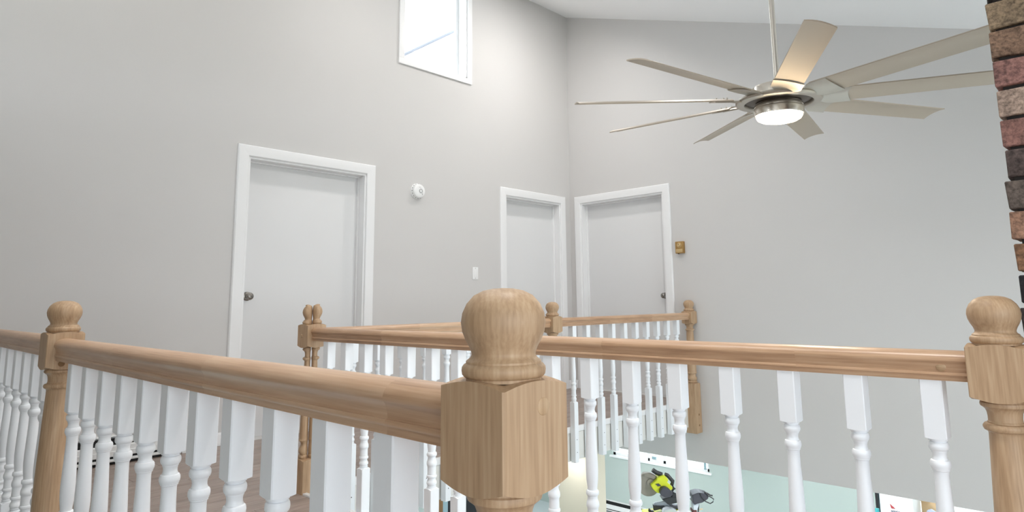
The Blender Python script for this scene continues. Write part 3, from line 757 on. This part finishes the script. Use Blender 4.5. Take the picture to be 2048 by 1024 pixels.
# recessed downlights in the sloped ceiling
tilt = math.atan(.345)
trim_me = mesh_of('trim_ring', lambda bm: bm_lathe(bm, [(.068, -.002), (.070, -.006), (.088, -.006), (.092, -.002), (.092, .004), (.068, .004)], 32), 'trim_white', 35)
lens_me = mesh_of('lens', lambda bm: bm_lathe(bm, [(0, -.001), (.068, -.001), (.068, .003)], 28), 'lamp_down')
def downlight(x, y, z, label, power, tl=0., group='recessed ceiling downlights', colr=(1, .965, .94), spread=165):
    r = thing('ceiling_downlight', label, 'downlight', (x, y, z), (0, tl, 0), group)
    part('trim_ring', trim_me, r); part('lens', lens_me, r)
    l = bpy.data.lights.new('downlight_lamp', 'AREA'); l.shape = 'DISK'; l.size = .13; l.energy = power; l.color = colr; l.spread = math.radians(spread)
    o = bpy.data.objects.new('downlight_lamp', l); COL.objects.link(o); o.parent = r; o.location = (0, 0, -.012); o.rotation_euler = (0, -tl if spread < 120 else .12, 0)   # hall lamps aim straight down, the others wash the walls
for x, y, w, k in ((1.1, -1.15, 'over the corner doors', 1.75), (1.15, -2.95, 'over the left door', .9), (.85, -4.9, 'over the left end of the walkway', .45), (2.7, -5.6, 'over the stairwell', .15), (4.9, -7.2, 'behind the viewer', .5), (2.7, -1.9, 'added beside the fan to brighten the walls', 2.0), (3.9, -4.62, 'over the middle of the hall', 1.1), (2.6, -4.62, 'over the start of the hall', 1.4)):  # the one beside the fan is added to even out the wall light
    downlight(x, y, CZ(x)-.004, 'round recessed ceiling light '+w, DOWNLIGHT_W*k, tilt, spread=95 if 'hall' in w else 165)
for x, y, w in ((-1.6, 2.2, 'above the miter saw'), (1.6, 2.2, 'near the glazed door'), (4.4, 2.2, 'at the right end')):
    downlight(x, y, ZH-.004, 'round unseen ceiling light added to brighten the room below '+w, LOWER_W, group='added downlights of the lower room')  # unseen lamps put in to brighten the lower room
downlight(1.22, -1.62, -.218, 'added light under the walkway for the bright patch on the cream wall end', 1.2, group='added downlight under walkway')  # lamp added to make the bright patch on the cream wall end

# ------------------------------------------------------------------ room below
heater('white baseboard heater on the mint wall of the room below', (-2.95, YM, -2.69), 4.2, 0., .185)
lw = LWN
def lframe(bm):
    for u0, u1, z0, z1 in ((lw[0], lw[1], lw[2], lw[2]+.05), (lw[0], lw[1], lw[3]-.05, lw[3]), (lw[0], lw[0]+.05, lw[2], lw[3]), (lw[1]-.05, lw[1], lw[2], lw[3]), (-1.45, -1.40, lw[2], lw[3]), (-1.75, -1.71, lw[2], lw[3])):
        bm_box(bm, (u0, YM+.04, z0), (u1, YM+.10, z1), .003)
w2 = struct(part('window_2', mesh_of('window_frame', lframe, 'vinyl_white', 40)), 'bright window low on the mint wall of the room below')
box('window_sill', (lw[0]-.04, YM-.03, lw[2]-.03), (lw[1]+.04, YM+.05, lw[2]+.004), 'vinyl_white', w2, .004)
box('pane', (lw[0]+.04, YM+.065, lw[2]+.04), (lw[1]-.04, YM+.072, lw[3]-.04), 'pane_glass', w2)
boxes('window_latch', [((-1.66, YM+.02, lw[2]+.05), (-1.58, YM+.04, lw[2]+.09)), ((-.70, YM+.02, lw[2]+.03), (-.67, YM+.04, lw[2]+.16))], 'frame_blue_grey', w2)
# glazed door on the mint wall
g0, g1, gz0, gz1 = LG
gd = struct(boxes('door_4', [((g0, YM-.01, gz0), (g0+.034, YM+.12, gz1)), ((g1-.045, YM-.01, gz0), (g1, YM+.12, gz1)), ((g0, YM, gz1-.04), (g1, YM+.12, gz1))], 'frame_black', None, .003), 'glazed door with a black frame in the room below')
boxes('sash_frame', [((g0+.034, YM+.03, gz0+.02), (g0+.09, YM+.09, gz1-.04)), ((g1-.09, YM+.03, gz0+.02), (g1-.045, YM+.09, gz1-.04)), ((g0+.09, YM+.03, gz0+.02), (g1-.09, YM+.09, gz0+.12))], 'frame_blue_grey', gd, .003)
box('pane', (g0+.085, YM+.055, gz0+.1), (g1-.085, YM+.061, gz1-.05), 'pane_glass', gd)
# table by the glazed door with packages
tz = -1.98
tb = thing('folding_table', 'white folding table by the glazed door in the room below', 'table', (2.5, 3.35, ZL))
box('table_top', (-.85, -.3, tz-ZL-.04), (.85, .3, tz-ZL), 'vinyl_white', tb, .006)
for sx in (-.75, .75):
    for sy in (-.24, .24):
        part('leg', mesh_of('leg', lambda bm: bm_tube(bm, [(sx, sy, 0), (sx, sy, tz-ZL-.03)], .014, 10), 'steel', 40), tb)
def pillow_box(bm, lo, hi, bulge):
    bm_box(bm, lo, hi); bmesh.ops.subdivide_edges(bm, edges=bm.edges[:], cuts=4, use_grid_fill=True)
    c = (Vector(lo)+Vector(hi))/2; hs = (Vector(hi)-Vector(lo))/2
    for v in bm.verts:
        d = [(v.co[i]-c[i])/hs[i] for i in range(3)]
        f_ = (1-d[0]**2)*(1-d[2]**2)*bulge if abs(abs(d[1])-1) < 1e-3 else 0
        v.co.y += math.copysign(f_, d[1]); v.co.x *= 1; v.co.z += -.012*abs(d[0])**3*(1 if d[2] > .9 else 0)
pk = thing('white_package', 'white wrapped package with a red triangle and dark blue lettering', 'package', (2.14, 3.35, tz))
part('wrap', mesh_of('wrap', lambda bm: pillow_box(bm, (-.065, -.16, 0), (.285, .16, .60), .02), 'pack_white', 60), pk)
fc = bpy.data.curves.new('lettering', 'FONT'); fc.body = 'amsin'; fc.size = .044; fc.extrude = .001
fo = bpy.data.objects.new('lettering', fc); COL.objects.link(fo)
bpy.context.view_layer.update()
fme = bpy.data.meshes.new_from_object(fo.evaluated_get(bpy.context.evaluated_depsgraph_get())); bpy.data.objects.remove(fo); fme.name = 'lettering'
fme.materials.clear(); fme.materials.append(MATS['ink_navy'])
part('lettering', fme, pk, (.050, -.182, .405), (math.pi/2, 0, 0))
part('triangle_logo', mesh_of('triangle_logo', lambda bm: bm_prism(bm, [(.046, .492), (.098, .448), (.058, .446)], 'y', -.184, -.176), 'ink_red'), pk)
bt = thing('teal_bottle', 'small teal capped bottle behind the white package', 'bottle', (2.075, 3.05, tz))
part('body', mesh_of('body', lambda bm: bm_lathe(bm, [(0, .335), (.035, .33), (.04, .30), (.04, 0)], 20), 'teal', 35), bt)
part('cap', mesh_of('cap', lambda bm: bm_lathe(bm, [(0, .445), (.024, .445), (.026, .40), (.026, .33)], 20), 'teal', 35), bt)
bgp = thing('grey_bag', 'crumpled blue-grey bag beside the white package', 'bag', (2.60, 3.3, tz))
part('bag_body', mesh_of('bag_body', lambda bm: [bm_lathe(bm, [(0, .47), (.05, .465), (.075, .42), (.10, .36), (.13, .25), (.14, .12), (.12, 0)], 14, 0, 0, 1, .8)] and [setattr(v, 'co', v.co+Vector((random.uniform(-.012, .012), random.uniform(-.012, .012), random.uniform(-.01, .01)))) for v in bm.verts if v.co.z > .05], 'bag_grey', 20), bgp)
part('bag_patch', mesh_of('bag_patch', lambda bm: bm_lathe(bm, [(0, .455), (.05, .44), (.085, .37), (.06, .33)], 12, .05, -.05, 1, .8), 'bag_dark', 30), bgp)
bx1 = thing('cardboard_box', 'open tan cardboard box behind the blue-grey bag', 'box', (2.485, 3.56, tz))
box('carton', (-.05, -.05, 0), (.10, .05, .505), 'kraft', bx1, .003); box('flap', (-.05, -.09, .505), (.02, -.05, .54), 'kraft', bx1, .002)
bx2 = thing('white_box', 'white box with a wooden board on the table at the right', 'box', (2.98, 3.30, tz))
box('carton', (-.14, -.12, 0), (.20, .12, .30), 'vinyl_white', bx2, .003); box('lid', (-.145, -.125, .30), (.205, .125, .42), 'pack_white', bx2, .003)
tag(box('wood_board', (-.06, -.02, 0), (.20, .0, .40), 'pine_board', None, .002, (2.98, 3.158, tz)), 'short wooden board leaning against the white box', 'board')

# dark glazed door with a brown jamb on the lower left wall
dl = struct(boxes('door_5', [((XL, 1.30, ZL), (XL+.05, 1.58, -1.0)), ((XL, 2.6, ZL), (XL+.05, 2.7, -1.0))], 'hide_brown', None, .003), 'brown framed dark glass door on the lower left wall')
box('sash_frame', (XL, 1.58, ZL), (XL+.03, 1.70, -1.0), 'frame_blue_grey', dl, .002)
box('pane', (XL+.001, 1.70, ZL+.02), (XL+.02, 2.6, -1.0), 'frame_black', dl)

# miter saw on its stand
SX, SY, SZT = -.231, 2.12, -1.483
saw = thing('miter_saw', 'yellow-green and black miter saw standing in the room below', 'saw', (SX, SY, ZL), (0, 0, math.radians(43.3)))
u_ = lambda zx: ((1270+zx/9.844)-1330)/151.4
w_ = lambda zy: -((920+zy/9.844)-970)/151.4 + (SZT-ZL)
def spoly(name, pts, d0, d1, m, parent=None, bev=.006):
    def fn(bm):
        bm_prism(bm, [(u_(x), w_(y)) for x, y in pts], 'y', d0, d1)
        if bev: bmesh.ops.bevel(bm, geom=bm.edges[:], offset=bev, segments=2, affect='EDGES')
    return part(name, mesh_of(name, fn, m, 40), parent or saw)
def sdisc(name, x, y, r, d0, d1, m, parent=None, sq=1., ang=0.):
    pts = [(x+r*math.cos(a)*math.cos(ang)-r*sq*math.sin(a)*math.sin(ang), y+r*math.cos(a)*math.sin(ang)+r*sq*math.sin(a)*math.cos(ang)) for a in [2*math.pi*k/28 for k in range(28)]]
    return spoly(name, pts, d0, d1, m, parent, .004)
def stube(name, pts, r, m, d=0., parent=None):
    return part(name, mesh_of(name, lambda bm: bm_tube(bm, [(u_(x), d, w_(y)) for x, y in pts], r, 10), m, 50), parent or saw)
hd = sdisc('blade_guard', 262, 468, 222, -.03, .03, 'saw_guard')
sdisc('saw_blade', 268, 470, 200, .031, .036, 'steel', hd); sdisc('guard_hub', 300, 440, 80, -.045, -.03, 'saw_guard', hd); 
spoly('guard_top', [(150, 262), (230, 248), (400, 300), (390, 380), (300, 350), (200, 320)], -.045, .045, 'saw_guard', hd)
spoly('motor_body', [(285, 452), (345, 405), (398, 372), (420, 322), (540, 275), (598, 312), (640, 368), (600, 400), (660, 455), (715, 505), (680, 560), (560, 470), (470, 480), (440, 610), (390, 590), (320, 520)], -.10, .06, 'saw_yellow')
spoly('motor_cap', [(440, 560), (470, 490), (540, 465), (620, 500), (690, 590), (640, 650), (540, 655), (450, 610)], -.17, -.02, 'saw_dark')
stube('lift_lever', [(350, 195), (420, 245), (530, 285)], .030, 'saw_black', -.03)
stube('grip', [(590, 285), (640, 300), (740, 415), (722, 470), (755, 545), (700, 575)], .026, 'saw_black', -.02)
spoly('badge', [(375, 430), (440, 420), (485, 465), (420, 475)], -.106, -.098, 'saw_dark', bev=0)
spoly('pivot', [(690, 640), (730, 600), (785, 620), (790, 700), (700, 700)], -.08, .08, 'saw_black')
spoly('pivot_housing', [(492, 718), (640, 682), (788, 690), (785, 792), (612, 822)], -.09, .09, 'saw_black')
stube('slide_rail', [(760, 738), (1130, 705)], .016, 'steel', -.03); stube('slide_rail', [(760, 745), (1130, 712)], .016, 'steel', .06)
spoly('rear_housing', [(1085, 640), (1200, 605), (1290, 612), (1405, 650), (1390, 720), (1270, 790), (1180, 805), (1120, 830), (1090, 780)], -.10, .10, 'saw_dark')
stube('power_cord', [(1230, 600), (1260, 680), (1330, 760), (1420, 800), (1475, 770), (1490, 720), (1450, 690), (1390, 660), (1345, 610)], .007, 'saw_black', -.11)
stube('carry_handle', [(1340, 612), (1400, 640), (1450, 672), (1495, 680)], .010, 'saw_black', -.05)
spoly('clamp_block', [(1100, 830), (1240, 790), (1200, 900), (1150, 990), (1105, 1000)], -.06, .06, 'cast_grey')
spoly('clamp_grip', [(1085, 940), (1170, 935), (1165, 990), (1130, 1012), (1088, 1000)], -.07, .07, 'maroon')
stube('clamp_rod', [(1225, 850), (1200, 1040)], .008, 'saw_black', -.03)
stube('tie_strap', [(1230, 960), (1270, 930), (1300, 940)], .006, 'kraft', -.03)
spoly('fence_plate', [(350, 880), (370, 830), (560, 800), (700, 850), (860, 870), (870, 960), (560, 930), (380, 940)], .02, .05, 'cast_grey')
spoly('fence_black', [(335, 835), (350, 870), (460, 880), (570, 880), (480, 930), (345, 960)], -.03, .02, 'saw_black')
spoly('turntable', [(480, 945), (520, 900), (600, 880), (700, 890), (780, 940), (640, 960)], -.14, .02, 'cast_grey')
spoly('arm_bracket', [(600, 800), (660, 810), (740, 870), (840, 880), (830, 850), (875, 900), (870, 1000), (830, 1000), (820, 930), (720, 920)], -.03, .03, 'saw_dark')
spoly('side_clamp', [(240, 980), (250, 940), (265, 915), (280, 945), (350, 960), (340, 985)], -.05, .02, 'saw_black')
spoly('base_casting', [(140, 1000), (420, 985), (640, 955), (850, 945), (880, 1000), (880, 1060), (140, 1070)], -.22, .14, 'saw_yellow')
spoly('base_table', [(200, 1010), (560, 990), (860, 975), (860, 1040), (200, 1060)], -.235, -.2, 'cast_grey')
zt = w_(1062)
box('stand_beam', (-.55, -.05, zt-.06), (.60, .05, zt), 'saw_black', saw, .004)
for sx in (-.45, .5):
    for sy in (-.32, .32):
        part('leg', mesh_of('leg', lambda bm: bm_tube(bm, [(sx*1.1, sy, 0), (sx, 0, zt-.03)], .018, 10), 'saw_black', 40), saw)
